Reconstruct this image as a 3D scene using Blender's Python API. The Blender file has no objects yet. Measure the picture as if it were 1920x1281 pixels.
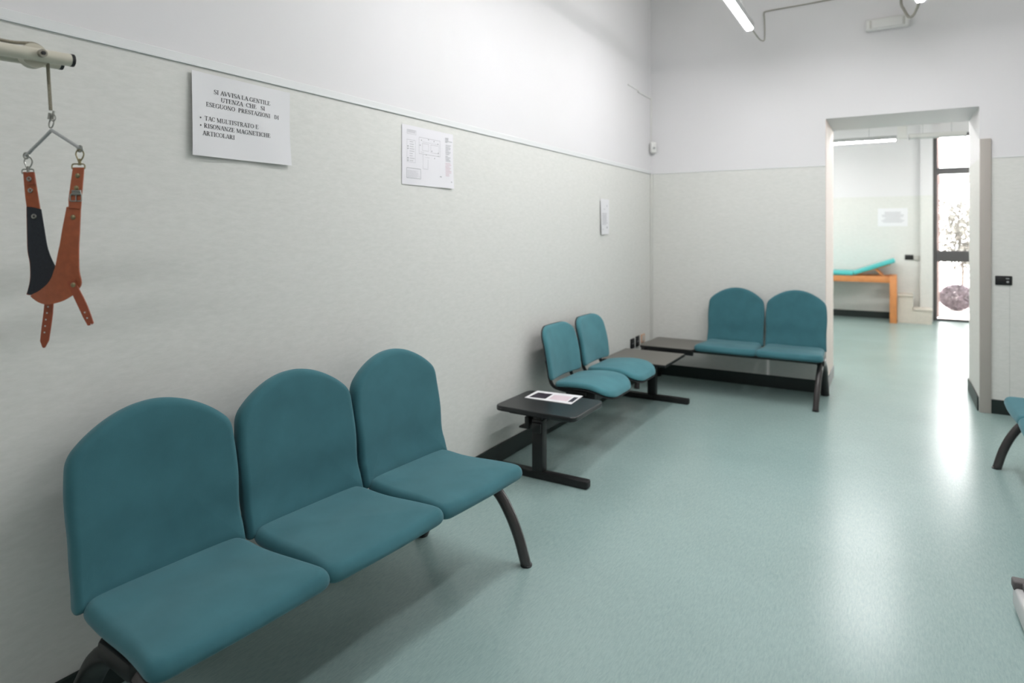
import bpy, bmesh, math, random
from mathutils import Vector, Matrix
random.seed(7)
sc = bpy.context.scene
COL = sc.collection
PI = math.pi
D2R = PI / 180

# ------------------------------------------------------------------ camera
CAMX, CAMH, YAW, FPX, HORIZ = 2.2112, 1.5, 0.5391, 1195.57, 435.15
cam = bpy.data.cameras.new('camera')
camo = bpy.data.objects.new('camera', cam)
COL.objects.link(camo)
camo.location = (CAMX, 0, CAMH)
camo.rotation_euler = (PI / 2, 0, YAW)
cam.sensor_width = 36.0
cam.lens = 36.0 * FPX / 1920
cam.shift_y = -(640.5 - HORIZ) / 1920
cam.clip_start = 0.05
cam.dof.use_dof = True
cam.dof.focus_distance = 2.3
cam.dof.aperture_fstop = 2.2
sc.camera = camo
sc.view_settings.view_transform = 'Standard'
sc.view_settings.look = 'None'
sc.view_settings.gamma = 1
sc.view_settings.exposure = 0.12

# ------------------------------------------------------------------ materials
def lin(r, g, b):
    def f(c):
        c /= 255
        return c / 12.92 if c <= .04045 else ((c + .055) / 1.055) ** 2.4
    return (f(r), f(g), f(b), 1)

def newmat(name):
    m = bpy.data.materials.new(name)
    m.use_nodes = True
    nt = m.node_tree
    return m, nt, nt.nodes['Principled BSDF']

def plain(name, rgb, rough=.5, metal=0, spec=.5, noise=0, nscale=40, bump=0, bscale=300, sheen=0, coat=0):
    m, nt, b = newmat(name)
    N, L = nt.nodes, nt.links
    col = lin(*rgb)
    b.inputs['Base Color'].default_value = col
    b.inputs['Roughness'].default_value = rough
    b.inputs['Metallic'].default_value = metal
    b.inputs['Specular IOR Level'].default_value = spec
    if coat:
        b.inputs['Coat Weight'].default_value = coat
        b.inputs['Coat Roughness'].default_value = .15
    if sheen:
        b.inputs['Sheen Weight'].default_value = sheen
        b.inputs['Sheen Roughness'].default_value = .45
        b.inputs['Sheen Tint'].default_value = (.75, .95, 1, 1)
    if noise or bump:
        tc = N.new('ShaderNodeTexCoord')
    if noise:
        t = N.new('ShaderNodeTexNoise')
        t.inputs['Scale'].default_value = nscale
        t.inputs['Detail'].default_value = 6
        L.new(tc.outputs['Object'], t.inputs['Vector'])
        r = N.new('ShaderNodeValToRGB')
        a = [c * (1 - noise) for c in col[:3]] + [1]
        d = [min(1, c * (1 + noise)) for c in col[:3]] + [1]
        r.color_ramp.elements[0].position = .3
        r.color_ramp.elements[1].position = .7
        r.color_ramp.elements[0].color = a
        r.color_ramp.elements[1].color = d
        L.new(t.outputs['Fac'], r.inputs['Fac'])
        L.new(r.outputs['Color'], b.inputs['Base Color'])
    if bump:
        t2 = N.new('ShaderNodeTexNoise')
        t2.inputs['Scale'].default_value = bscale
        t2.inputs['Detail'].default_value = 3
        L.new(tc.outputs['Object'], t2.inputs['Vector'])
        bp = N.new('ShaderNodeBump')
        bp.inputs['Strength'].default_value = bump
        bp.inputs['Distance'].default_value = .004
        L.new(t2.outputs['Fac'], bp.inputs['Height'])
        L.new(bp.outputs['Normal'], b.inputs['Normal'])
    return m

DADO = 2.1134
def wall_material():
    m, nt, b = newmat('painted_wall_with_wallpaper')
    N, L = nt.nodes, nt.links
    geo = N.new('ShaderNodeNewGeometry')
    sep = N.new('ShaderNodeSeparateXYZ')
    L.new(geo.outputs['Position'], sep.inputs[0])
    lt = N.new('ShaderNodeMath'); lt.operation = 'LESS_THAN'; lt.inputs[1].default_value = DADO
    L.new(sep.outputs['Z'], lt.inputs[0])
    # wallpaper : fibrous mottled pale grey green
    mp = N.new('ShaderNodeMapping'); mp.inputs['Rotation'].default_value = (.9, .7, .6); mp.inputs['Scale'].default_value = (9, 9, 30)
    L.new(geo.outputs['Position'], mp.inputs['Vector'])
    n1 = N.new('ShaderNodeTexNoise'); n1.inputs['Scale'].default_value = 2.2; n1.inputs['Detail'].default_value = 7; n1.inputs['Roughness'].default_value = .7
    L.new(mp.outputs[0], n1.inputs['Vector'])
    r1 = N.new('ShaderNodeValToRGB')
    r1.color_ramp.elements[0].position = .3; r1.color_ramp.elements[0].color = lin(217, 217, 212)
    r1.color_ramp.elements[1].position = .72; r1.color_ramp.elements[1].color = lin(228, 227, 223)
    L.new(n1.outputs['Fac'], r1.inputs['Fac'])
    # paint : almost white, faintly cloudy
    n2 = N.new('ShaderNodeTexNoise'); n2.inputs['Scale'].default_value = 1.3; n2.inputs['Detail'].default_value = 3
    L.new(geo.outputs['Position'], n2.inputs['Vector'])
    r2 = N.new('ShaderNodeValToRGB')
    r2.color_ramp.elements[0].color = lin(225, 223, 223); r2.color_ramp.elements[1].color = lin(230, 228, 230)
    L.new(n2.outputs['Fac'], r2.inputs['Fac'])
    mx = N.new('ShaderNodeMix'); mx.data_type = 'RGBA'
    L.new(lt.outputs[0], mx.inputs['Factor'])
    L.new(r2.outputs[0], mx.inputs[6]); L.new(r1.outputs[0], mx.inputs[7])
    L.new(mx.outputs[2], b.inputs['Base Color'])
    b.inputs['Roughness'].default_value = .62
    b.inputs['Specular IOR Level'].default_value = .25
    bp = N.new('ShaderNodeBump'); bp.inputs['Strength'].default_value = .08; bp.inputs['Distance'].default_value = .004
    L.new(n1.outputs['Fac'], bp.inputs['Height']); L.new(bp.outputs[0], b.inputs['Normal'])
    return m

def floor_material():
    m, nt, b = newmat('teal_marbled_linoleum')
    N, L = nt.nodes, nt.links
    geo = N.new('ShaderNodeNewGeometry')
    mp = N.new('ShaderNodeMapping'); mp.inputs['Scale'].default_value = (70, 12, 1); mp.inputs['Rotation'].default_value = (0, 0, .12)
    L.new(geo.outputs['Position'], mp.inputs['Vector'])
    n1 = N.new('ShaderNodeTexNoise'); n1.inputs['Scale'].default_value = 2.2; n1.inputs['Detail'].default_value = 8; n1.inputs['Roughness'].default_value = .68; n1.inputs['Distortion'].default_value = .5
    L.new(mp.outputs[0], n1.inputs['Vector'])
    r1 = N.new('ShaderNodeValToRGB')
    r1.color_ramp.elements[0].position = .2; r1.color_ramp.elements[0].color = lin(141, 167, 163)
    r1.color_ramp.elements[1].position = .8; r1.color_ramp.elements[1].color = lin(170, 192, 189)
    L.new(n1.outputs['Fac'], r1.inputs['Fac'])
    n2 = N.new('ShaderNodeTexNoise'); n2.inputs['Scale'].default_value = 1.1; n2.inputs['Detail'].default_value = 4
    L.new(geo.outputs['Position'], n2.inputs['Vector'])
    mx = N.new('ShaderNodeMix'); mx.data_type = 'RGBA'; mx.blend_type = 'MULTIPLY'; mx.inputs['Factor'].default_value = .22
    L.new(r1.outputs[0], mx.inputs[6]); L.new(n2.outputs['Fac'], mx.inputs[7])
    # scattered dark scuffs
    v = N.new('ShaderNodeTexNoise'); v.inputs['Scale'].default_value = 9; v.inputs['Detail'].default_value = 2
    mp2 = N.new('ShaderNodeMapping'); mp2.inputs['Scale'].default_value = (3, 1, 1); mp2.inputs['Rotation'].default_value = (0, 0, .6)
    L.new(geo.outputs['Position'], mp2.inputs[0]); L.new(mp2.outputs[0], v.inputs['Vector'])
    r3 = N.new('ShaderNodeValToRGB'); r3.color_ramp.elements[0].position = .06; r3.color_ramp.elements[0].color = (.55, .55, .55, 1)
    r3.color_ramp.elements[1].position = .15; r3.color_ramp.elements[1].color = (1, 1, 1, 1)
    L.new(v.outputs['Fac'], r3.inputs['Fac'])
    mx2 = N.new('ShaderNodeMix'); mx2.data_type = 'RGBA'; mx2.blend_type = 'MULTIPLY'; mx2.inputs['Factor'].default_value = .3
    L.new(mx.outputs[2], mx2.inputs[6]); L.new(r3.outputs[0], mx2.inputs[7])
    L.new(mx2.outputs[2], b.inputs['Base Color'])
    rr = N.new('ShaderNodeMapRange'); rr.inputs['To Min'].default_value = .235; rr.inputs['To Max'].default_value = .262
    L.new(n2.outputs['Fac'], rr.inputs['Value']); L.new(rr.outputs[0], b.inputs['Roughness'])
    b.inputs['Specular IOR Level'].default_value = .5
    bp = N.new('ShaderNodeBump'); bp.inputs['Strength'].default_value = .004; bp.inputs['Distance'].default_value = .003
    L.new(n1.outputs['Fac'], bp.inputs['Height']); L.new(bp.outputs[0], b.inputs['Normal'])
    return m

def emitter(name, rgb, s):
    m, nt, b = newmat(name)
    b.inputs['Base Color'].default_value = (.9, .9, .9, 1)
    b.inputs['Emission Color'].default_value = (*rgb, 1)
    b.inputs['Emission Strength'].default_value = s
    return m

def glass_material():
    m, nt, b = newmat('clear_window_glass')
    N, L = nt.nodes, nt.links
    out = [n for n in N if n.type == 'OUTPUT_MATERIAL'][0]
    t = N.new('ShaderNodeBsdfTransparent'); t.inputs[0].default_value = (.97, .98, .98, 1)
    g = N.new('ShaderNodeBsdfGlossy'); g.inputs['Roughness'].default_value = .02
    fr = N.new('ShaderNodeFresnel'); fr.inputs[0].default_value = 1.45
    mx = N.new('ShaderNodeMixShader')
    L.new(fr.outputs[0], mx.inputs[0]); L.new(t.outputs[0], mx.inputs[1]); L.new(g.outputs[0], mx.inputs[2])
    L.new(mx.outputs[0], out.inputs[0])
    return m

M = dict(
    wall=wall_material(), floor=floor_material(), glass=glass_material(),
    ceiling=plain('white_ceiling_paint', (236, 235, 230), .8),
    base=plain('dark_green_rubber_skirting', (24, 36, 34), .45),
    mould=plain('pale_plastic_moulding', (226, 227, 227), .4),
    guard=plain('beige_corner_guard', (176, 169, 162), .5),
    fabric=plain('teal_velour', (65, 112, 121), .95, spec=.15, noise=.08, nscale=9, bump=.25, bscale=900, sheen=.28),
    fabric2=plain('teal_velour_paler', (76, 128, 137), .95, spec=.15, noise=.1, nscale=9, bump=.25, bscale=900, sheen=.28),
    black=plain('black_painted_steel', (22, 22, 23), .42),
    tube=plain('glossy_dark_tube', (58, 53, 53), .25, spec=.7),
    plastic=plain('black_plastic', (19, 20, 22), .5),
    ltop=plain('black_laminate', (30, 32, 34), .3, noise=.2, nscale=600),
    lbrown=plain('taupe_laminate', (100, 97, 91), .4, noise=.12, nscale=500),
    paper=plain('white_paper', (232, 231, 233), .8, spec=.2),
    paper_plan=plain('plan_paper', (233, 231, 235), .45, spec=.4),
    ink=plain('black_ink', (88, 88, 90), .8),
    ink_pale=plain('pale_grey_ink', (196, 195, 198), .8),
    ink_mid=plain('grey_ink', (160, 162, 164), .8),
    ink_red=plain('pale_red_ink', (216, 186, 194), .8),
    photo=plain('dark_printed_picture', (52, 44, 58), .4, noise=.5, nscale=60),
    pink=plain('pink_print', (224, 205, 212), .5),
    leather=plain('tan_leather', (158, 82, 49), .55, noise=.12, nscale=60, bump=.15, bscale=500),
    leather_edge=plain('tan_leather_dark', (150, 74, 47), .5, noise=.12, nscale=60),
    felt=plain('black_lining', (42, 46, 52), .9, noise=.15, nscale=200, bump=.2, bscale=800),
    steel=plain('nickel_steel', (165, 165, 160), .3, metal=1),
    brass=plain('dull_brass', (150, 140, 110), .4, metal=1),
    cream=plain('cream_painted_tube', (205, 200, 184), .3, spec=.5),
    rope=plain('grey_cord', (140, 134, 118), .9, noise=.25, nscale=400),
    rope_dark=plain('dark_grey_cord', (88, 85, 82), .8),
    white=plain('white_plastic', (226, 225, 222), .4),
    offwhite=plain('off_white_plastic', (196, 194, 188), .5),
    greyw=plain('grey_enamel', (170, 172, 172), .5),
    cable=plain('grey_cable', (160, 157, 147), .6),
    wood=plain('orange_beech', (212, 140, 84), .45, noise=.08, nscale=12),
    vinyl=plain('turquoise_vinyl', (84, 190, 188), .4),
    stone=plain('cream_stone', (214, 206, 194), .6, noise=.04, nscale=20),
    frame=plain('dark_bronze_frame', (84, 82, 82), .45),
    orange=plain('peach_plastic', (214, 178, 150), .5),
    gravel=plain('pale_paving', (215, 205, 200), .9, noise=.15, nscale=3),
    brick=plain('pink_brick', (112, 98, 95), .9, noise=.25, nscale=7),
    leaf=plain('dusty_leaf', (108, 107, 101), .8, noise=.3, nscale=4),
    bushm=plain('purple_grey_leaf', (98, 88, 93), .8, noise=.35, nscale=6),
    bark=plain('grey_bark', (92, 84, 78), .9),
    deck=plain('grey_ribbed_rubber', (96, 92, 92), .6, noise=.15, nscale=200),
    deckside=plain('pale_grey_shell', (196, 196, 196), .4),
    bolt=plain('worn_zinc', (150, 146, 134), .4, metal=.7),
    fill_uplight=emitter('added_uplight_glow', (1, .99, .96), 15.0),  # emission added for ceiling bounce, not a known part of the lamps
    tube_light=emitter('lit_diffuser', (.99, .985, 1), 63.0),
    tube_light_far=emitter('lit_far_tube', (1, .99, .98), 125.0),
    tube_dead=plain('unlit_tube', (205, 207, 205), .35),
)

# ------------------------------------------------------------------ mesh helpers
def finish(name, bm, mat, parent=None, sharp=40, recalc=True):
    if recalc:
        bmesh.ops.recalc_face_normals(bm, faces=bm.faces[:])
    me = bpy.data.meshes.new(name)
    bm.to_mesh(me); bm.free()
    me.materials.append(mat)
    me.polygons.foreach_set('use_smooth', [True] * len(me.polygons))
    me.set_sharp_from_angle(angle=sharp * D2R)
    o = bpy.data.objects.new(name, me)
    COL.objects.link(o)
    if parent is not None:
        o.parent = parent
    return o

def tag(o, label, cat, group=None):
    o['label'] = label; o['category'] = cat
    if group: o['group'] = group
    return o

def struct(o, label=None):
    o['kind'] = 'structure'
    if label: o['label'] = label
    return o

def thing(name, label, cat, loc=(0, 0, 0), rz=0, group=None):
    o = bpy.data.objects.new(name, None)
    o.empty_display_size = .1
    COL.objects.link(o)
    o.location = loc; o.rotation_euler = (0, 0, rz)
    return tag(o, label, cat, group)

def dup(root):
    r = root.copy(); COL.objects.link(r)
    for ch in list(root.children):
        c = ch.copy(); COL.objects.link(c); c.parent = r
        for g in list(ch.children):
            d = g.copy(); COL.objects.link(d); d.parent = c
    return r

def box(bm, x0, x1, y0, y1, z0, z1, bev=0, seg=2, mat=None):
    vs = [bm.verts.new((x, y, z)) for x in (x0, x1) for y in (y0, y1) for z in (z0, z1)]
    fs = [bm.faces.new([vs[i] for i in q]) for q in ((0, 1, 3, 2), (4, 6, 7, 5), (0, 4, 5, 1), (2, 3, 7, 6), (0, 2, 6, 4), (1, 5, 7, 3))]
    if mat is not None:
        bmesh.ops.transform(bm, matrix=mat, verts=vs)
    if bev > 0:
        es = list({e for f in fs for e in f.edges})
        bmesh.ops.bevel(bm, geom=es, offset=bev, segments=seg, affect='EDGES', profile=.5)

def bx(*a, **k):
    bm = bmesh.new(); box(bm, *a, **k); return bm

def sweep(bm, pts, r, n=10, caps=True, closed=False, flat=None):
    pts = [Vector(p) for p in pts]
    m = len(pts)
    T = []
    for i in range(m):
        if closed:
            t = pts[(i + 1) % m] - pts[i - 1]
        else:
            t = pts[min(i + 1, m - 1)] - pts[max(i - 1, 0)]
        T.append(t.normalized())
    ref = Vector((0, 0, 1)) if abs(T[0].z) < .9 else Vector((1, 0, 0))
    u = T[0].cross(ref).normalized()
    rings = []
    for i in range(m):
        u = (u - T[i] * u.dot(T[i])).normalized()
        v = T[i].cross(u)
        rr = r[i] if isinstance(r, (list, tuple)) else r
        ra, rb = (rr, rr) if flat is None else (rr, rr * flat)
        rings.append([bm.verts.new(pts[i] + u * (ra * math.cos(2 * PI * k / n)) + v * (rb * math.sin(2 * PI * k / n))) for k in range(n)])
    for i in range(m if closed else m - 1):
        a, b = rings[i], rings[(i + 1) % m]
        for k in range(n):
            bm.faces.new((a[k], a[(k + 1) % n], b[(k + 1) % n], b[k]))
    if caps and not closed:
        bm.faces.new(rings[0][::-1]); bm.faces.new(rings[-1])

def spline(ctrl, seg=8):
    P = [Vector(p) for p in ctrl]
    out = []
    for i in range(len(P) - 1):
        p0 = P[max(i - 1, 0)]; p1 = P[i]; p2 = P[i + 1]; p3 = P[min(i + 2, len(P) - 1)]
        for k in range(seg):
            t = k / seg
            out.append(.5 * ((2 * p1) + (p2 - p0) * t + (2 * p0 - 5 * p1 + 4 * p2 - p3) * t * t + (3 * p1 - p0 - 3 * p2 + p3) * t ** 3))
    out.append(P[-1])
    return out

def cyl(bm, c, axis, r, length, n=20, r2=None):
    c = Vector(c); a = Vector(axis).normalized()
    sweep(bm, [c - a * length / 2, c + a * length / 2], [r, r if r2 is None else r2], n)

def roundpoly(pts, radii, seg=6, sub=.03):
    n = len(pts); out = []
    P = [Vector(p) for p in pts]
    if not isinstance(radii, (list, tuple)): radii = [radii] * n
    chain = []
    for i in range(n):
        a, b, c = P[i - 1], P[i], P[(i + 1) % n]
        r = min(radii[i], (a - b).length * .49, (c - b).length * .49)
        if r <= 1e-6:
            chain.append(b); continue
        s = b + (a - b).normalized() * r; e = b + (c - b).normalized() * r
        for k in range(seg + 1):
            t = k / seg
            chain.append(s * (1 - t) ** 2 + b * (2 * t * (1 - t)) + e * t * t)
    if not sub: return chain
    m = len(chain)
    for i in range(m):
        a, b = chain[i], chain[(i + 1) % m]
        k = max(1, int((b - a).length / sub))
        for j in range(k): out.append(a + (b - a) * (j / k))
    return out

def cushion(outline, ht, hb, edge, crown, bend, rings=7):
    """pillow from an outline; bend(a, b, h) places each point"""
    bm = bmesh.new()
    c = sum((Vector(p) for p in outline), Vector((0, 0))) / len(outline)
    R = min((Vector(p) - c).length for p in outline)
    prof = []
    for k in range(rings):                       # inner top, from the middle out
        q = k / rings
        prof.append(((R - edge) * (1 - q) + edge, ht + crown * (1 - q * q)))
    for k in range(5):
        a = (PI / 2) * (1 - k / 5)
        prof.append((edge * (1 - math.cos(a)), ht * math.sin(a)))
    prof.append((0, 0))
    for k in range(1, 6):
        a = (PI / 2) * k / 5
        prof.append((edge * (1 - math.cos(a)), -hb * math.sin(a)))
    prof.append((R * .6, -hb)); prof.append((R * .97, -hb))
    rs = []
    for ins, h in prof:
        s = max(.02, 1 - ins / R)
        ring = []
        for p in outline:
            d = Vector(p) - c
            # constant-ish inset near the edge, scaling to the centre inside
            if ins < edge * 1.01:
                q = c + d * (1 - ins / d.length)
            else:
                q = c + d * ((1 - edge / d.length) * (s / (1 - edge / R)))
            ring.append(bm.verts.new(bend(q.x, q.y, h)))
        rs.append(ring)
    n = len(outline)
    for i in range(len(rs) - 1):
        for k in range(n):
            bm.faces.new((rs[i][k], rs[i][(k + 1) % n], rs[i + 1][(k + 1) % n], rs[i + 1][k]))
    bm.faces.new(rs[0][::-1]); bm.faces.new(rs[-1])
    return bm

def slab(outline, z0, z1, bev=.004):
    """flat plate from an outline in x, y with eased edges"""
    bm = bmesh.new()
    lo = [(0, z0 + bev), (bev, z0)]
    hi = [(bev, z1), (0, z1 - bev)]
    c = sum((Vector(p) for p in outline), Vector((0, 0))) / len(outline)
    rings = []
    for ins, z in [hi[0], hi[1], lo[0], lo[1]]:
        rings.append([bm.verts.new(((c + (Vector(p) - c) * (1 - ins / (Vector(p) - c).length)).to_tuple() + (z,))) for p in outline])
    n = len(outline)
    for i in range(3):
        for k in range(n):
            bm.faces.new((rings[i][k], rings[i][(k + 1) % n], rings[i + 1][(k + 1) % n], rings[i + 1][k]))
    bm.faces.new(rings[0][::-1]); bm.faces.new(rings[-1])
    return bm

# ------------------------------------------------------------------ the room
D = 6.5675
OX0, OX1, OZ, YB = 1.671, 2.826, 2.55, 7.40
RX, FY, CZ = 3.9, -3.2, 4.1
R2L, R2R, R2C, YF, YW = -1.6, 4.7, 3.75, 12.80, 13.00
struct(finish('floor', bx(-1.8, 4.9, FY - .2, 13.06, -.1, 0), M['floor']))
struct(finish('ceiling', bx(-.2, RX + .2, FY - .2, YB, CZ, CZ + .1), M['ceiling']))
struct(finish('ceiling_far', bx(R2L - .2, R2R + .2, YB, 13.2, R2C, R2C + .1), M['ceiling']))
struct(finish('wall_left', bx(-.2, 0, FY - .2, D, 0, CZ), M['wall']))
struct(finish('wall_right', bx(RX, RX + .2, FY - .2, D, 0, CZ), M['wall']))
struct(finish('wall_front', bx(0, RX, FY - .2, FY, 0, CZ), M['wall']))
bm = bmesh.new()
box(bm, -.2, OX0, D, YB, 0, CZ); box(bm, OX1, RX + .2, D, YB, 0, CZ); box(bm, OX0, OX1, D, YB, OZ, CZ)
struct(finish('wall_back', bm, M['wall']))
bm = bmesh.new()
box(bm, R2L, 2.60, YF, 13.1, 0, R2C)
box(bm, 2.60, 2.775, 12.70, 13.1, 0, R2C)
box(bm, 4.12, R2R, YF, 13.1, 0, R2C); box(bm, 2.775, 4.12, 12.95, 13.1, 3.16, R2C)
struct(finish('wall_far', bm, M['wall']))
struct(finish('wall_far_left', bx(R2L - .2, R2L, YB, 13.1, 0, R2C), M['wall']))
struct(finish('wall_far_right', bx(R2R, R2R + .2, YB, 13.1, 0, R2C), M['wall']))
bm = bmesh.new()
box(bm, R2L, -.2, YB - .1, YB, 0, R2C); box(bm, RX + .2, R2R, YB - .1, YB, 0, R2C)
struct(finish('wall_far_front', bm, M['wall']))
BH = .117
def skirting(name, *boxes):
    bm = bmesh.new()
    for b in boxes: box(bm, *b, 0, BH, bev=.004, seg=1)
    struct(finish(name, bm, M['base']))
skirting('baseboard_left', (0, .012, FY, D - .012))
skirting('baseboard_back', (0, OX0, D - .012, D), (OX0, OX0 + .010, D - .012, YB + .01), (2.905, RX, D - .012, D), (OX1 - .012, OX1, D + .03, YB + .012))
skirting('baseboard_right', (RX - .012, RX, FY, D - .012))
skirting('baseboard_far', (R2L, 2.26, YF - .012, YF), (R2L, OX0, YB, YB + .012))
# moulding over the wallpaper on the left wall
bm = bmesh.new()
box(bm, 0, .006, FY, D, DADO, DADO + .034, bev=.002, seg=1); box(bm, 0, .0075, FY, D, DADO - .001, DADO + .008, bev=.001, seg=1)
struct(finish('trim_1', bm, M['mould']))
bm = bmesh.new(); box(bm, .012, OX0, D - .004, D, DADO - .002, DADO + .008, bev=.001, seg=1); box(bm, 2.905, RX, D - .004, D, DADO - .002, DADO + .008, bev=.001, seg=1)
struct(finish('trim_2', bm, M['mould']))
struct(finish('trim_3', bx(.0, .026, D - .026, D, .12, DADO, bev=.004), plain('corner_trunking', (213, 213, 208), .5)))
struct(finish('trim_4', bx(2.827, 2.905, D - .02, D + .03, 0, 2.275, bev=.004), M['guard']))

struct(finish('trim_5', bx(OX0 - .001, OX0 + .004, D + .004, YB - .004, BH, OZ - .002, bev=.001, seg=1), plain('cream_jamb_paint', (232, 217, 208), .6)))
struct(finish('trim_6', bx(3.0260, 3.0285, D - .0008, D, BH, 1.062), plain('wallpaper_seam', (186, 188, 182), .7)))

# window : tall dark framed glass door to the garden
bm = bmesh.new()
WX0, WX1 = 2.787, 4.12
box(bm, WX0, WX0 + .06, YW - .03, YW + .03, 0, 3.16, bev=.003, seg=1)
box(bm, WX1 - .06, WX1, YW - .03, YW + .03, 0, 3.16, bev=.003, seg=1)
for z0, z1 in ((0, .035), (1.0, 1.185), (2.474, 2.585), (3.1, 3.16)):
    box(bm, WX0 + .06, WX1 - .06, YW - .027, YW + .027, z0, z1, bev=.003, seg=1)
wf = struct(finish('window_1', bm, M['frame']))
for z0, z1 in ((.035, 1.0), (1.185, 2.474), (2.585, 3.1)):
    finish('window_pane', bx(WX0 + .06, WX1 - .06, YW - .003, YW + .003, z0, z1), M['glass'], wf)

# garden beyond
struct(finish('ground_garden', bx(-2, 12, 13.1, 30, -.15, -.04), M['gravel']), 'pale overexposed garden ground beyond the glass door')
bm = bmesh.new()
box(bm, 2.4, 2.93, 13.9, 14.3, -.04, 4.5)
box(bm, 2.0, 7, 16.9, 17.2, 2.56, 2.75); box(bm, 2.0, 7, 16.9, 17.2, 3.72, 4.5)
box(bm, 5.6, 7, 16.9, 17.2, -.04, 2.56)
struct(finish('wall_garden', bm, M['brick']), 'pink brick pier and bands in the bright garden')

def leaves(bm, pts, size):
    for p in pts:
        d = Vector((random.gauss(0, 1), random.gauss(0, 1), random.gauss(0, 1))).normalized()
        e = d.cross(Vector((random.gauss(0, 1), random.gauss(0, 1), random.gauss(0, 1)))).normalized()
        s = size * random.uniform(.6, 1.3); f = d.cross(e) * (s * .12)
        p = Vector(p)
        v = [p - d * s, p + e * s * .45 + f, p + d * s, p - e * s * .45 + f]
        bm.faces.new([bm.verts.new(q) for q in v])

bush = thing('garden_shrub', 'round purplish shrub in the garden behind the lowest door pane', 'shrub', (3.28, 15.2, -.04))
bm = bmesh.new()
pts = []
for i in range(7000):
    d = Vector((random.gauss(0, 1), random.gauss(0, 1), random.gauss(0, 1))).normalized()
    r = random.uniform(.7, 1.0) ** .4
    pts.append((d.x * .30 * r, d.y * .30 * r, .26 + d.z * .25 * r))
leaves(bm, pts, .024)
finish('foliage', bm, M['bushm'], bush, recalc=False)
bm = bmesh.new()
for k in range(9):
    a = k * 2.4
    sweep(bm, spline([(0.02 * math.cos(a), .02 * math.sin(a), 0), (.08 * math.cos(a), .08 * math.sin(a), .16), (.2 * math.cos(a), .2 * math.sin(a), .4)], 4), [.012] * 4 + [.008] * 4 + [.004], 6)
finish('stem', bm, M['bark'], bush)
tree = thing('garden_tree', 'thin leafy sapling in the garden behind the middle door pane', 'tree', (3.42, 16.2, -.04))
bm = bmesh.new()
sweep(bm, spline([(0, 0, 0), (.03, 0, .8), (-.05, .05, 1.6), (.0, .02, 2.3)], 5), [.03] * 6 + [.022] * 5 + [.012] * 5, 7)
br = []
for k in range(16):
    a = k * 2.4; z0 = .7 + k * .08; L_ = random.uniform(.3, .7)
    q = [(0, 0, z0), (.5 * L_ * math.cos(a), .5 * L_ * math.sin(a), z0 + .2), (L_ * math.cos(a), L_ * math.sin(a), z0 + .28)]
    br.append(q); sweep(bm, spline(q, 4), [.011] * 4 + [.008] * 4 + [.004], 5)
finish('trunk', bm, M['bark'], tree)
bm = bmesh.new(); pts = []
for q in br:
    S = spline(q, 10)
    for s in S[4:]:
        for k in range(17): pts.append(s + Vector((random.gauss(0, .15), random.gauss(0, .15), random.gauss(0, .13))))
leaves(bm, pts, .04)
finish('foliage', bm, M['leaf'], tree, recalc=False)

# ------------------------------------------------------------------ benches (local: x along the bench, -y to the front)
PITCH = .535
def F(a, f, z): return (a, -f, z)

def seat_bm(cx):
    o = roundpoly([(-.248, -.235), (.248, -.235), (.262, .10), (.278, .247), (0, .260), (-.278, .247), (-.262, .10)], [.075, .075, .12, .045, .2, .045, .12])
    def bend(a, b, h):
        z = .418 + h
        t = max(0, (b - .05) / .2)
        z -= .012 * t * t
        z += .012 * max(0, (-b - .05) / .2) + .018 * max(0, min(1, (b + .1) / .33))
        z -= .006 * (1 - (a / .262) ** 2) * (1 if h > 0 else 0)
        return F(cx + a, b, z)
    return cushion(o, .034, .026, .034, .008, bend)

def back_bm(cx):
    arc = []
    for k in range(9):
        a = .20 - .40 * k / 8
        arc.append((a, .845 + .115 * (1 - (abs(a) / .255) ** 2)))
    o = roundpoly([(-.262, .420), (.262, .420), (.256, .56), (.265, .71), (.254, .841)] + arc + [(-.254, .841), (-.265, .71), (-.256, .56)],
                  [.012, .012, .1, .12, .062] + [.04] * 9 + [.062, .12, .1])
    def bend(a, b, h):
        t = b - .43
        f = -.262 - .10 * t + .03 * math.exp(-((b - .45) / .07) ** 2) + .012 * math.exp(-((b - .62) / .1) ** 2)
        f += .022 * (a / .26) ** 2
        return F(cx + a, f + h, b)
    return cushion(o, .026, .045, .026, .008, bend)

def end_frame(root, x, splay=0, reach=.285):
    bm = bmesh.new()
    P = spline([F(x, -.10, .368), F(x, .03, .364), F(x + splay * .15, .48 * reach, .318), F(x + splay * .4, .72 * reach, .23), F(x + splay * .72, .89 * reach, .12), F(x + splay, reach, .006)], 6)
    sweep(bm, P, .0245, 14)
    l = finish('leg', bm, M['tube'], root)
    bm = bmesh.new(); cyl(bm, F(x + splay, reach + .002, .006), (0, -.3, 1), .0265, .012, 16)
    finish('rubber_foot', bm, M['plastic'], l)
    bm = bmesh.new()
    P = spline([F(x, .08, .362), F(x, -.04, .356), F(x, -.14, .305), F(x, -.22, .21), F(x, -.30, .10), F(x, -.345, .012)], 6)
    sweep(bm, P, [.026 + .010 * min(1, i / 12) for i in range(len(P))], 14, flat=1.0)
    l = finish('leg', bm, M['black'], root)
    bm = bmesh.new(); cyl(bm, F(x, -.347, .008), (0, .3, 1), .037, .014, 16)
    finish('rubber_foot', bm, M['plastic'], l)
    finish('hub', bx(x - .032, x + .032, -.09, .09, .342, .395, bev=.012), M['black'], root)

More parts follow.
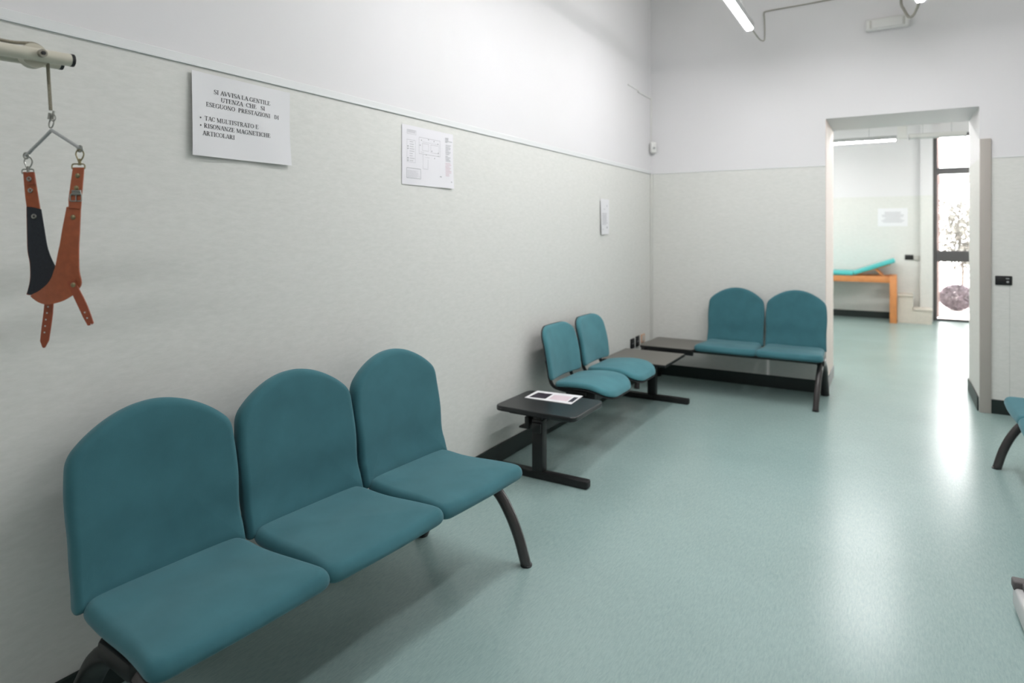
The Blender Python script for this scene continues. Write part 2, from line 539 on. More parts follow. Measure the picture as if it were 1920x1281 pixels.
def make_bench(label, n, loc, rz, group, table=False, splay=.0, reach=.285):
    root = thing('waiting_bench', label, 'bench', loc, rz, group)
    x0 = -PITCH * (n - 1) / 2
    for k in range(n):
        cx = x0 + PITCH * k
        finish('seat', seat_bm(cx), M['fabric'], root, sharp=80)
        finish('backrest', back_bm(cx), M['fabric'], root, sharp=80)
        for s in (-1, 1):
            bm = bmesh.new()
            sweep(bm, spline([F(cx + s * .12, -.02, .385), F(cx + s * .12, -.2, .385), F(cx + s * .12, -.285, .43), F(cx + s * .12, -.305, .55), F(cx + s * .12, -.325, .72)], 5), .011, 8)
            finish('seat_bracket', bm, M['black'], root)
    e0 = x0 - PITCH / 2 + .045; e1 = x0 + PITCH * (n - 1) + PITCH / 2 - .03
    b0 = e0 - .58 if table else e0
    finish('beam', bx(b0, e1, -.035, .035, .346, .390, bev=.006), M['black'], root)
    end_frame(root, e1, splay, reach)
    end_frame(root, b0 if table else e0)
    if table:
        tx1 = x0 - PITCH / 2 + .01; tx0 = tx1 - .52
        t = finish('tabletop', slab(roundpoly([(tx0, -.285), (tx1 - .01, -.285), (tx1 - .01, .27), (tx0, .27)], .035), .398, .42), M['lbrown'], root)
        finish('edge_band', slab(roundpoly([(tx0 - .0015, -.2865), (tx1 - .0085, -.2865), (tx1 - .0085, .2715), (tx0 - .0015, .2715)], .035), .397, .417, .001), M['black'], t)
        finish('apron', bx(tx0 + .05, tx1 - .02, -.25, -.22, .355, .397, bev=.004), M['black'], root)
        finish('apron', bx(tx0 + .05, tx1 - .02, .20, .23, .355, .397, bev=.004), M['black'], root)
    return root

make_bench('teal three seat waiting bench nearest the camera, against the left wall', 3, (.5, 1.685, 0), (90 - 3.7) * D2R, 'teal waiting benches', False, .052, .24)
make_bench('teal two seat waiting bench with taupe side table beside the doorway', 2, (1.168, 6.15, 0), 0, 'teal waiting benches', True, -.02, .27)
make_bench('teal waiting bench cut off by the right edge of the photo', 3, (3.06, 4.29, 0), -90 * D2R, 'teal waiting benches')

# ------------------------------------------------------------------ beam seating with two chairs and two tables
bs = thing('beam_seating', 'pair of teal seats on a black beam between two low tables', 'seating', (.357, 4.48, 0), 90 * D2R)
def W(x, y): return (y - 4.48, -(x - .357))          # world x, y to local
for k, (yb, ys) in enumerate(((4.115, 4.165), (4.665, 4.715))):
    cb = yb - 4.48; cs = ys - 4.48
    o = roundpoly([(-.22, -.20), (.22, -.20), (.248, .0), (.248, .19), (.15, .24), (-.15, .24), (-.248, .19), (-.248, 0)], [.07, .07, .15, .1, .12, .12, .1, .15])
    def bseat(a, b, h, cs=cs):
        z = .436 + h + .018 * math.sin((b + .2) / .42 * PI * 1.1 - .3) - .03 * max(0, (b - .08) / .14) ** 2
        return (cs + a, -(b + .02), z)
    s = finish('seat', cushion(o, .026, .012, .024, .008, bseat), M['fabric2'], bs, sharp=80)
    def bshell(a, b, h, cs=cs):
        x, y, z = bseat(a * .985, b * .985, h * .4, cs)
        return (x, y, z - .02)
    finish('seat_shell', cushion(o, .02, .02, .02, 0, bshell), M['plastic'], s, sharp=80)
    o2 = roundpoly([(-.245, .482), (.235, .482), (.248, .64), (.236, .795), (.16, .838), (-.16, .838), (-.236, .795), (-.252, .64)], [.03, .03, .15, .06, .08, .08, .06, .15])
    def bback(a, b, h, cb=cb):
        t = (b - .49) / .37
        f = .357 - .19 + .0 - .357
        x = .178 - .085 * t + .012 * math.sin(t * PI) + .02 * (a / .235) ** 2
        return (cb + a, -(x - .357) - h, b)
    b = finish('backrest', cushion(o2, .022, .012, .02, .006, bback), M['fabric2'], bs, sharp=80)
    def bbshell(a, b_, h, cb=cb):
        x, y, z = bback(a * .99, b_ , h * .4, cb)
        return (x, y + .014, z)
    finish('backrest_shell', cushion(o2, .02, .02, .02, 0, bbshell), M['plastic'], b, sharp=80)
    for sgn in (-1, 1):
        bm = bmesh.new()
        xx = cb + sgn * .165
        P = spline([(xx, W(.13, 0)[1], .60), (xx, W(.155, 0)[1], .50), (xx, W(.165, 0)[1], .452), (xx + .01, W(.20, 0)[1], .418), (xx + .02, W(.30, 0)[1], .402), (xx + .02, W(.42, 0)[1], .398)], 5)
        sweep(bm, P, .014, 8, flat=.5)
        finish('back_bracket', bm, M['black'], bs)
    finish('seat_mount', bx(cs - .13, cs - .10, -.10, .12, .345, .40, bev=.004), M['black'], bs)
    finish('seat_mount', bx(cs + .10, cs + .13, -.10, .12, .345, .40, bev=.004), M['black'], bs)
finish('beam', bx(3.38 - 4.48, 5.59 - 4.48, -.03, .03, .285, .345, bev=.005), M['black'], bs)
def tabletop(y0, y1, mat, z0, z1, r):
    o = roundpoly([W(.083, y0), W(.632, y0), W(.632, y1), W(.083, y1)], r)
    return finish('tabletop', slab(o, z0, z1, .004), mat, bs)
tabletop(3.34, 3.785, M['ltop'], .395, .425, .05)
t2 = tabletop(5.05, 5.61, M['lbrown'], .403, .425, .006)
finish('edge_band', slab(roundpoly([W(.0815, 5.0485), W(.6335, 5.0485), W(.6335, 5.6115), W(.0815, 5.6115)], .006), .401, .422, .001), M['black'], t2)
for y0 in (3.55, 5.33):
    finish('table_support', bx(y0 - .15 - 4.48, y0 - .12 - 4.48, -.2, .2, .372, .396, bev=.003), M['black'], bs)
    finish('table_support', bx(y0 + .12 - 4.48, y0 + .15 - 4.48, -.2, .2, .372, .396, bev=.003), M['black'], bs)
    finish('table_mount', bx(y0 - .15 - 4.48, y0 + .15 - 4.48, -.028, .028, .344, .374, bev=.003), M['black'], bs)
for yc in (3.425, 5.55):
    y = yc - 4.48
    finish('column', bx(y - .03, y + .03, -.037, .037, .045, .36, bev=.006), M['black'], bs)
    bm = bmesh.new(); box(bm, y - .029, y + .029, -.325, .325, 0.002, .047, bev=.005)
    f = finish('foot_bar', bm, M['black'], bs)
    for s in (-1, 1):
        finish('end_plug', bx(y - .024, y + .024, s * .3225 - .006, s * .3225 + .006, .006, .042, bev=.003), M['plastic'], f)
    bm = bmesh.new(); box(bm, y - .035, y + .035, .055, .085, .30, .37, bev=.004); box(bm, y - .035, y + .035, .055, .125, .295, .307, bev=.003)
    finish('clamp', bm, M['black'], bs)

# ------------------------------------------------------------------ leaflet on the black table
lf = thing('leaflet', 'white folded leaflet with dark pictures lying on the black table', 'leaflet', (0, 0, .4252))
def quad_slab(q, z0, z1):
    bm = bmesh.new()
    a = [bm.verts.new((*p, z0)) for p in q]; b = [bm.verts.new((*p, z1)) for p in q]
    bm.faces.new(a[::-1]); bm.faces.new(b)
    for i in range(4): bm.faces.new((a[i], a[(i + 1) % 4], b[(i + 1) % 4], b[i]))
    return bm
finish('sheet', quad_slab([(.160, 3.588), (.147, 3.788), (.468, 3.816), (.488, 3.598)], 0, .003), M['paper'], lf)
finish('printed_picture', quad_slab([(.180, 3.612), (.176, 3.742), (.280, 3.752), (.292, 3.624)], .003, .0034), M['photo'], lf)
finish('printed_text', quad_slab([(.312, 3.632), (.299, 3.742), (.418, 3.762), (.437, 3.640)], .003, .0034), M['pink'], lf)
finish('printed_picture', quad_slab([(.447, 3.634), (.434, 3.756), (.462, 3.762), (.476, 3.642)], .003, .0034), M['photo'], lf)

# ------------------------------------------------------------------ notices
TH, TN = .17, .065
GL = {
 'A': (.80, [('l', .08, 0, .40, 1, TN), ('l', .40, 1, .72, 0, TH), ('l', .2, .33, .6, .33, TN), ('s', .1, 0, .24), ('s', .7, 0, .3)]),
 'C': (.76, [('a', .42, .5, .33, .47, 42, 318), ('l', .68, .64, .68, .98, TN)]),
 'D': (.82, [('l', .2, 0, .2, 1, TH), ('a', .3, .5, .38, .47, -90, 90), ('l', .04, .03, .34, .03, TN), ('l', .04, .97, .34, .97, TN)]),
 'E': (.74, [('l', .2, 0, .2, 1, TH), ('l', .04, .97, .62, .97, TN), ('l', .2, .5, .48, .5, TN), ('l', .04, .03, .66, .03, TN), ('l', .62, .97, .62, .75, TN), ('l', .66, .03, .66, .28, TN), ('l', .48, .38, .48, .62, TN)]),
 'G': (.86, [('a', .42, .5, .33, .47, 42, 318), ('l', .68, .64, .68, .98, TN), ('l', .70, .04, .70, .42, TH), ('s', .70, .42, .3)]),
 'H': (.90, [('l', .2, 0, .2, 1, TH), ('l', .7, 0, .7, 1, TH), ('l', .2, .52, .7, .52, TN), ('s', .2, 0, .32), ('s', .2, .97, .32), ('s', .7, 0, .32), ('s', .7, .97, .32)]),
 'I': (.44, [('l', .22, 0, .22, 1, TH), ('s', .22, 0, .34), ('s', .22, .97, .34)]),
 'L': (.70, [('l', .2, 0, .2, 1, TH), ('s', .2, .97, .32), ('l', .04, .03, .64, .03, TN), ('l', .64, .03, .64, .32, TN)]),
 'M': (1.04, [('l', .14, 0, .14, 1, TN), ('l', .18, 1, .50, .06, TH), ('l', .50, .06, .84, 1, TN), ('l', .86, 0, .86, 1, TH), ('s', .14, 0, .24), ('s', .86, 0, .32), ('s', .12, .97, .2), ('s', .9, .97, .24)]),
 'N': (.88, [('l', .16, 0, .16, 1, TN), ('l', .16, 1, .72, 0, TH), ('l', .72, 0, .72, 1, TN), ('s', .16, 0, .26), ('s', .12, .97, .2), ('s', .72, .97, .26)]),
 'O': (.86, [('a', .43, .5, .34, .47, 0, 360)]),
 'P': (.70, [('l', .2, 0, .2, 1, TH), ('a', .3, .73, .28, .24, -90, 90), ('l', .04, .97, .32, .97, TN), ('l', .2, .49, .32, .49, TN), ('s', .2, 0, .34)]),
 'R': (.82, [('l', .2, 0, .2, 1, TH), ('a', .3, .74, .27, .23, -90, 90), ('l', .04, .97, .32, .97, TN), ('l', .2, .51, .32, .51, TN), ('s', .2, 0, .34), ('l', .38, .5, .68, 0, TH), ('s', .72, 0, .16)]),
 'S': (.64, [('a', .33, .73, .21, .23, 50, 250), ('a', .33, .27, .23, .23, 70, -130), ('l', .22, .60, .44, .40, TH), ('l', .53, .7, .53, .98, TN), ('l', .09, .02, .09, .3, TN)]),
 'T': (.76, [('l', .38, 0, .38, 1, TH), ('l', .04, .97, .72, .97, TN), ('l', .05, .97, .05, .74, TN), ('l', .71, .97, .71, .74, TN), ('s', .38, 0, .36)]),
 'U': (.88, [('l', .2, .3, .2, 1, TH), ('a', .44, .32, .25, .30, 180, 360), ('l', .70, .3, .70, 1, TN), ('s', .2, .97, .32), ('s', .70, .97, .26)]),
 'V': (.80, [('l', .08, 1, .40, 0, TH), ('l', .40, 0, .72, 1, TN), ('s', .1, .97, .3), ('s', .7, .97, .24)]),
 'Z': (.74, [('l', .06, .97, .66, .97, TN), ('l', .62, .97, .12, .03, TH), ('l', .06, .03, .68, .03, TN), ('l', .07, .97, .07, .74, TN), ('l', .67, .03, .67, .28, TN)]),
 ' ': (.34, []),
}
def text_quads(s):
    """strokes of a serif capital line as quads in cap-height units, with its total width"""
    x = 0; out = []
    for ch in s:
        adv, st = GL[ch]
        for q in st:
            if q[0] == 'l':
                _, x0, y0, x1, y1, w = q
                d = Vector((x1 - x0, y1 - y0)); nrm = Vector((-d.y, d.x)).normalized() * w / 2
                a = Vector((x + x0, y0)); b = Vector((x + x1, y1))
                out.append((a - nrm, b - nrm, b + nrm, a + nrm))
            elif q[0] == 's':
                _, cx, cy, w = q
                out.append((Vector((x + cx - w / 2, cy - .03)), Vector((x + cx + w / 2, cy - .03)), Vector((x + cx + w / 2, cy + .03)), Vector((x + cx - w / 2, cy + .03))))
            else:
                _, cx, cy, rx, ry, a0, a1 = q
                n = 18
                pr = None
                for k in range(n + 1):
                    t = (a0 + (a1 - a0) * k / n) * D2R
                    w = (TN + (TH - TN) * abs(math.cos(t)) ** 1.5) / 2
                    c = Vector((x + cx + rx * math.cos(t), cy + ry * math.sin(t)))
                    nn = Vector((math.cos(t), math.sin(t))) * w
                    cur = (c - nn, c + nn)
                    if pr: out.append((pr[0], cur[0], cur[1], pr[1]))
                    pr = cur
        x += adv
    return out, x

def sheet(name, label, y0, y1, z0, z1, curl, mat, lift=.0015, cat='notice', group=None):
    """paper on the left wall; curl(u, v) lifts it off the wall"""
    bm = bmesh.new(); nu, nv = 16, 12
    g = [[bm.verts.new((lift + curl(u / nu, v / nv), y0 + (y1 - y0) * u / nu, z0 + (z1 - z0) * v / nv)) for v in range(nv + 1)] for u in range(nu + 1)]
    for u in range(nu):
        for v in range(nv): bm.faces.new((g[u][v], g[u + 1][v], g[u + 1][v + 1], g[u][v + 1]))
    bm.normal_update()
    bmesh.ops.solidify(bm, geom=bm.faces[:], thickness=.0003)
    o = finish(name, bm, mat, recalc=False)
    if cat: tag(o, label, cat, group)
    return o

def print_on(parent, quads, y0, y1, z0, z1, curl, mat, name, lift=.0023):
    bm = bmesh.new()
    for q in quads:
        vs = []
        for (y, z) in q:
            u = min(1, max(0, (y - y0) / (y1 - y0))); v = min(1, max(0, (z - z0) / (z1 - z0)))
            vs.append(bm.verts.new((lift + curl(u, v), y, z)))
        bm.faces.new(vs)
    for f in bm.faces:
        f.normal_update()
        if f.normal.x < 0: f.normal_flip()
    return finish(name, bm, mat, parent, recalc=False)

def curl1(u, v):
    return .010 * (1 - u) ** 3 + .012 * (1 - v) ** 2.5 * (.35 + .65 * u) + .002 * math.sin(u * 9 + v * 4) + .002
P1 = (1.398, 1.846, 1.782, 2.093)
n1 = sheet('notice_sign', 'large white notice with bold black capitals, curling below the moulding', *P1, curl1, M['paper'])
rows = [("SI AVVISA LA GENTILE", 1.4892, 1.74655, 2.0302, 0), ("UTENZA  CHE   SI", 1.5187, 1.72, 2.0044, 0), ("ESEGUONO  PRESTAZIONI   DI", 1.4552, 1.7901, 1.9782, 0),
        ("TAC MULTISTRATO E", 1.4485, 1.6861, 1.9243, 0), ("RISONANZE MAGNETICHE", 1.4441, 1.7432, 1.8965, 0), ("ARTICOLARI", 1.4385, 1.579, 1.8682, 0)]
Q = []
CAP = .0165
for s, ya, yb, zc, _ in rows:
    q, w = text_quads(s)
    k = (yb - ya) / w
    for poly in q: Q.append([(ya + p.x * k, zc + (p.y - .5) * CAP) for p in poly])
for zc in (1.9235, 1.8953):
    c = (1.4312, zc)
    Q.append([(c[0] + .0032 * math.cos(t * PI / 4), c[1] + .0032 * math.sin(t * PI / 4)) for t in range(8)])
print_on(n1, Q, *P1, curl1, M['ink'], 'lettering')

def rect(y0, z0, y1, z1): return [(y0, z0), (y1, z0), (y1, z1), (y0, z1)]
def outline_rect(y0, z0, y1, z1, w=.0015):
    return [rect(y0, z0, y1, z0 + w), rect(y0, z1 - w, y1, z1), rect(y0, z0, y0 + w, z1), rect(y1 - w, z0, y1, z1)]
def curl2(u, v): return .002 + .009 * (1 - v) ** 3 * u * u + .001 * math.sin(u * 7)
P2 = (2.569, 3.018, 1.752, 2.068)
n2 = sheet('evacuation_sign', 'white floor plan sheet, middle of the three on the left wall', *P2, curl2, M['paper_plan'])
R_ = random.Random(3)
pale, mid, red = [], [], []
pale += outline_rect(2.607, 2.022, 2.683, 2.045) + [rect(2.612, 2.030 + .005 * k, 2.676, 2.032 + .005 * k) for k in range(3)]
pale += outline_rect(2.606, 1.872, 2.676, 1.992)
for k in range(9):
    z = 1.982 - k * .0125
    pale.append(rect(2.628, z - .002, 2.628 + R_.uniform(.025, .045), z + .001))
    if k in (2, 3, 7, 8): mid.append(rect(2.611, z - .004, 2.619, z + .002))
mid += outline_rect(2.604, 1.787, 2.722, 1.842, .0022)
for k in range(8): pale.append(rect(2.610, 1.793 + k * .005, 2.610 + R_.uniform(.07, .105), 1.7945 + k * .005))
# walls and rooms of the plan
pale += outline_rect(2.706, 1.925, 2.896, 2.016, .002)
pale += outline_rect(2.735, 1.945, 2.79, 1.985) + outline_rect(2.81, 1.94, 2.885, 1.985)
pale += [rect(2.735, 1.992, 2.885, 1.9932), rect(2.72, 1.935, 2.75, 1.9365), rect(2.76, 1.91, 2.80, 1.9112), rect(2.74, 1.845, 2.742, 1.925), rect(2.784, 1.845, 2.786, 1.90), rect(2.742, 1.845, 2.785, 1.847)]
for y, z in ((2.728, 2.0), (2.79, 2.01), (2.84, 2.006), (2.876, 1.995), (2.716, 1.972), (2.77, 1.924), (2.878, 1.945), (2.878, 1.928), (2.845, 1.912), (2.82, 1.95)): mid.append(rect(y - .003, z - .0025, y + .003, z + .0025))
for k in range(5):
    mid.append(rect(2.943, 2.038 - k * .006, 2.943 + (.03, .028, .03, .065, .02)[k], 2.041 - k * .006))
for k in range(8): mid.append(rect(2.946, 1.998 - k * .0075, 2.946 + R_.uniform(.025, .055), 2.0005 - k * .0075))
for k in range(5): mid.append(rect(2.946, 1.935 - k * .007, 2.946 + R_.uniform(.02, .05), 1.9375 - k * .007))
for k in range(9): red.append(rect(2.944, 1.893 - k * .0088, 2.944 + R_.uniform(.03, .055), 1.896 - k * .0088))
mid += [rect(2.892, 1.811, 2.906, 1.816), rect(2.992, 1.786, 3.0, 1.792)]
print_on(n2, pale, *P2, curl2, M['ink_pale'], 'plan_lines')
print_on(n2, mid, *P2, curl2, M['ink_mid'], 'printed_text')
print_on(n2, red, *P2, curl2, M['ink_red'], 'warning_text')

def curl3(u, v): return .004 + .012 * (1 - u) ** 2 * (1 - v) + .002 * v
P3 = (5.196, 5.392, 1.478, 1.793)
n3 = sheet('notice_sign', 'narrow-looking white sheet nearest the corner on the left wall', *P3, curl3, M['paper'])
Q = [rect(5.225, 1.565 + .012 * k, 5.225 + R_.uniform(.09, .135), 1.571 + .012 * k) for k in range(9)] + [rect(5.33, 1.725, 5.35, 1.74), rect(5.26, 1.70, 5.30, 1.705), rect(5.22, 1.52, 5.26, 1.526)]
print_on(n3, Q, *P3, curl3, M['ink_pale'], 'printed_text')
print_on(n3, [rect(5.335, 1.533, 5.355, 1.548)], *P3, curl3, M['ink_mid'], 'stamp')

# notice in the far room
fs = finish('notice_sign', bx(1.978, 2.42, YF - .003, YF, 1.60, 1.91), M['paper'])
tag(fs, 'white notice with faint grey lines above the massage couch', 'notice')
bm = bmesh.new()
for k in range(8):
    w = .28 + .06 * math.sin(k * 1.7)
    box(bm, 2.20 - w / 2, 2.20 + w / 2, YF - .0036, YF - .003, 1.665 + k * .024, 1.677 + k * .024)
finish('printed_text', bm, M['ink_pale'], fs)

# ------------------------------------------------------------------ traction boom and harness
FW = Vector((-math.sin(YAW), math.cos(YAW), 0)); RT = Vector((math.cos(YAW), math.sin(YAW), 0)); UP = Vector((0, 0, 1))
bar = thing('traction_boom', 'cream steel double boom projecting in at top left', 'traction boom', (0, 0, 0))
def boom(x, y0, y1, z0, z1, r):
    bm = bmesh.new(); sweep(bm, [(x, y0, z0), (x, y1, z1)], r, 24)
    t = finish('boom_tube', bm, M['cream'], bar)
    d = Vector((0, y1 - y0, z1 - z0)).normalized()
    bm = bmesh.new(); cyl(bm, Vector((x, y1, z1)) + d * .003, d, r * 1.02, .008, 24)
    finish('end_cap', bm, M['plastic'], t)
boom(.41, -.30, .8165, 1.885, 1.938, .0158)
boom(.352, -.30, .8165, 1.885, 1.938, .0158)
bm = bmesh.new(); cyl(bm, (.381, .7465, 1.936), (1, 0, 0), .005, .10, 14)
finish('axle', bm, M['steel'], bar)
bm = bmesh.new(); cyl(bm, (.4295, .7465, 1.936), (1, 0, 0), .0095, .012, 20)
hd = finish('bolt_head', bm, M['bolt'], bar)
bm = bmesh.new(); cyl(bm, (.4365, .7465, 1.936), (1, 0, 0), .005, .004, 6)
finish('hex_socket', bm, M['plastic'], hd)
bm = bmesh.new()
rg = []
for (xx, rr) in ((.370, .0300), (.374, .0300), (.378, .0268), (.384, .0268), (.388, .0300), (.392, .0300)):
    rg.append([bm.verts.new((xx, .7465 + rr * math.cos(2 * PI * k / 32), 1.936 + rr * math.sin(2 * PI * k / 32))) for k in range(32)])
for i in range(5):
    for k in range(32): bm.faces.new((rg[i][k], rg[i][(k + 1) % 32], rg[i + 1][(k + 1) % 32], rg[i + 1][k]))
bm.faces.new(rg[0]); bm.faces.new(rg[-1][::-1])
finish('pulley', bm, M['cream'], bar)
bm = bmesh.new(); box(bm, 0.0, .44, -.33, -.28, 1.86, 1.91, bev=.006); box(bm, 0, .012, -.40, -.21, 1.78, 1.99, bev=.003)
finish('wall_bracket', bm, M['cream'], bar)

HO = Vector((.3986, .7802, 1.7572)); KP = 1.6 / FPX
def H(px, py, w=0):
    """harness point: u right, v up, w towards the room"""
    r = FW + RT * ((px - 960) / FPX) + UP * ((HORIZ - py) / FPX)
    return Vector((CAMX, 0, CAMH)) + r * (1.6 - w)
rp = bmesh.new()
pc = Vector((.381, .7465, 1.936))
arcp = [pc + Vector((0, .0311 * math.cos(a), .0311 * math.sin(a))) for a in [PI * k / 10 for k in range(0, 7)]]
back = [Vector((.381, .735 - .03 * k, 1.961 - .001 * k)) for k in range(1, 30)]
ropepts = [H(95, 206.5), Vector((.3895, .7785, 1.865)), Vector((.383, .7778, 1.925))] + arcp[1:] + back
sweep(rp, spline(ropepts, 4), .0042, 8)
finish('cord', rp, M['rope'], bar)['label'] = 'grey cord over the pulley'

hs = thing('traction_harness', 'tan leather chin harness with black lining hanging from a steel spreader', 'harness', tuple(H(97, 571)))
def hfin(name, bm, mat, parent=None, sharp=40):
    p = parent or hs
    base = H(97, 571)
    bmesh.ops.translate(bm, verts=bm.verts[:], vec=-base)
    return finish(name, bm, mat, p, sharp)
# spreader and shackle
bm = bmesh.new()
sweep(bm, [H(49, 292, -.02), H(97, 244, 0)], .0042, 10); sweep(bm, [H(97, 244, 0), H(150, 278, .02)], .0042, 10)
sp = hfin('spreader_bar', bm, M['greyw'])
def ring(px, py, rx, ry, w, r, tilt=0, n=24):
    out = []
    for k in range(n):
        a = 2 * PI * k / n
        out.append(H(px + rx * math.cos(a) * math.cos(tilt) - ry * math.sin(a) * math.sin(tilt), py + rx * math.cos(a) * math.sin(tilt) + ry * math.sin(a) * math.cos(tilt), w + .004 * math.cos(a)))
    return out
bm = bmesh.new()
sweep(bm, ring(96.5, 231, 4.2, 9, 0, .0016, .25), .0018, 8, closed=True)
sweep(bm, [H(92, 224), H(94, 212)], .004, 10); sweep(bm, [H(99, 224), H(101, 208)], .003, 10)
sweep(bm, ring(100, 221, 4.2, 6, .004, .0014), .0014, 8, closed=True)
hfin('shackle', bm, M['steel'])
for (ex, ey, w) in ((49, 291, -.02), (150, 278, .02)):
    bm = bmesh.new(); sweep(bm, ring(ex, ey + 1, 4.5, 5.5, w, .002), .0022, 8, closed=True)
    hfin('ring', bm, M['steel'])
# snap hooks and D rings
def hook(cx, top, w, mat):
    bm = bmesh.new()
    P = [H(cx - 1.0, top + 22, w), H(cx - 4.0, top + 14, w), H(cx - 7.2, top + 6, w), H(cx - 5.5, top - .5, w), H(cx - 1, top - 3, w), H(cx + 4, top - 2, w), H(cx + 7.5, top + 4, w), H(cx + 6, top + 11, w), H(cx + 1.5, top + 18, w)]
    sweep(bm, spline(P, 4), .0017, 8)
    sweep(bm, [H(cx, top + 14, w), H(cx, top + 26, w)], [.0028, .0038], 10)
    return hfin('snap_hook', bm, mat)
hook(53, 298, -.02, M['steel']); hook(149.5, 284, .02, M['brass'])
def dring(cx, y0, hw, hh, w, mat):
    bm = bmesh.new()
    pl = roundpoly([(cx - hw, y0 - hh), (cx + hw, y0 - hh), (cx + hw, y0 + hh), (cx - hw, y0 + hh)], [5, 5, 2, 2], 5, 0)
    sweep(bm, [H(p.x, p.y, w) for p in pl], .0017, 8, closed=True)
    return hfin('d_ring', bm, mat)
dring(52.5, 321.5, 11, 4, -.02, M['steel']); dring(147, 312, 12, 4.5, .02, M['brass'])

def strap(name, pts, depth, th, mat, holes=None, r=1.2):
    """flat leather piece from a traced outline (photo px) with its own depth function and thickness"""
    o = [Vector(p) for p in pts]
    bm = bmesh.new()
    a = [bm.verts.new((p.x, p.y, 0)) for p in o]
    f = bm.faces.new(a)
    bmesh.ops.triangulate(bm, faces=[f])
    for _ in range(2):
        bmesh.ops.subdivide_edges(bm, edges=[e for e in bm.edges if e.calc_length() > 9], cuts=1)
        bmesh.ops.triangulate(bm, faces=bm.faces[:])
    for v in bm.verts:
        x, y = v.co.x, v.co.y
        v.co = H(x, y, depth(x, y))
    r_ = bmesh.ops.extrude_face_region(bm, geom=bm.faces[:])
    vv = [g for g in r_['geom'] if isinstance(g, bmesh.types.BMVert)]
    bmesh.ops.translate(bm, verts=vv, vec=FW * th)
    return hfin(name, bm, mat)
def smooth(pts, seg=4):
    return [Vector((p.x, p.y)) for p in spline([(x, y, 0) for x, y in pts], seg)][:-1]
# near side : outer face towards the room ; it curves under and round to the far side
def dn(x, y):
    t = max(0, min(1, (y - 314) / 220))
    side = max(0, (138 - x) / 85)
    return .020 + .014 * math.sin(t * PI * .6) - .055 * side ** 1.4 * max(0, (y - 430) / 120 if y < 550 else 1)
def df(x, y):
    t = max(0, min(1, (y - 322) / 230))
    return -.020 - .026 * math.sin(t * PI * .62) - .010 * max(0, (x - 60) / 40) * max(0, (y - 420) / 120)
right_edge = [(150.7, 384), (149.6, 410), (148.6, 434.6), (147.2, 460), (147, 484.6), (147.9, 509), (151.6, 526), (151, 535.4), (146, 543)]
bottom = [(135.6, 554), (118.4, 564), (98.7, 570), (85.6, 571.3), (72.5, 567.4), (62, 560.5), (55, 554)]
inner = [(61, 551.5), (72.5, 546), (87.2, 534), (95.4, 522.5), (101, 507.5), (103.6, 499), (109.3, 469.8), (112, 458), (117, 427.5), (121.5, 405), (124.7, 388)]
strap('chin_strap', [Vector((150.7, 384))] + smooth(right_edge, 3)[1:] + smooth(bottom, 3) + smooth(inner, 3) + [Vector((124.7, 388)), Vector((137, 387))], dn, .0035, M['leather'])
strap('hanging_strap', [(136.6, 314), (157, 314), (155.5, 335), (153.5, 358.7), (150.9, 392), (128.5, 390), (128.2, 374), (131, 353), (133.8, 333)], lambda x, y: dn(x, y) + .0028, .0028, M['leather'])
# far side : black lined inner face towards the room
lin_pts = smooth([(50.2, 387.5), (50.4, 406.5), (51.6, 460), (52.8, 475), (56.2, 492.8), (57.2, 519), (54.5, 536), (50.3, 551)], 3) + smooth([(50.3, 551), (59.3, 552.5), (72.5, 547.5), (87.2, 536), (97, 522), (101.5, 511), (103, 500)], 3) + smooth([(103, 500), (93.8, 481), (87.2, 460), (81.8, 427.5), (78.3, 406.5), (76.2, 392.4)], 3) + [Vector((76.2, 392.4)), Vector((63, 389))]
strap('lining', lin_pts, df, .003, M['felt'])
out_pts = [(p.x - .8 if p.x < 62 else p.x, p.y + (1.2 if p.y > 530 else 0)) for p in lin_pts]
strap('back_strap', out_pts, lambda x, y: df(x, y) - .0032, .003, M['leather_edge'])
strap('hanging_strap', [(43.2, 322.5), (63.6, 322.5), (66.5, 342), (70.5, 367), (75.2, 396), (50.5, 394), (47.5, 372), (45, 345)], lambda x, y: df(x, y) - .001, .0028, M['leather'])
strap('strap_fold', [(43.4, 323), (63.4, 323), (64.5, 333), (65.8, 344), (63, 346), (49, 345.6), (46.6, 343.5), (45, 334)], lambda x, y: df(x, y) + .0035, .0028, M['leather_edge'])
strap('neck_strap', [(83.5, 565), (99.8, 565), (98, 590), (95, 612), (91, 638.5), (84, 651.5), (81.5, 652.8), (79, 651), (75, 639.5), (78, 612), (81, 590)], lambda x, y: -.022 - .0001 * (y - 565), .0028, M['leather_edge'])
strap('side_strap', [(126.6, 528), (140.5, 525.4), (142, 531), (147, 541), (156, 558), (163.5, 574), (169.5, 590), (175, 606), (172, 608.6), (169.6, 605.5), (168.4, 610.2), (164.3, 611), (155, 594), (144, 570), (133.5, 548), (128.5, 536)], lambda x, y: dn(137, 534) + .0045 + .00012 * (y - 530), .0028, M['leather_edge'])
def rivet(px, py, w, mat, r=4.6, hole=False):
    bm = bmesh.new()
    c = H(px, py, w)
    if hole:
        sweep(bm, [c + (RT * math.cos(a) + UP * math.sin(a)) * (r * KP * .72) for a in [2 * PI * k / 18 for k in range(18)]], r * KP * .34, 6, closed=True)
    else:
        rg = []
        for q in range(5):
            b_ = q / 4 * PI / 2
            rg.append([bm.verts.new(c + (RT * math.cos(2 * PI * k / 18) + UP * math.sin(2 * PI * k / 18)) * (r * KP * math.cos(b_ * .97)) - FW * (.0026 * math.sin(b_))) for k in range(18)])
        for i in range(4):
            for k in range(18): bm.faces.new((rg[i][k], rg[i][(k + 1) % 18], rg[i + 1][(k + 1) % 18], rg[i + 1][k]))
        bm.faces.new(rg[0][::-1]); bm.faces.new(rg[-1])
    return hfin('eyelet' if hole else 'rivet', bm, mat)
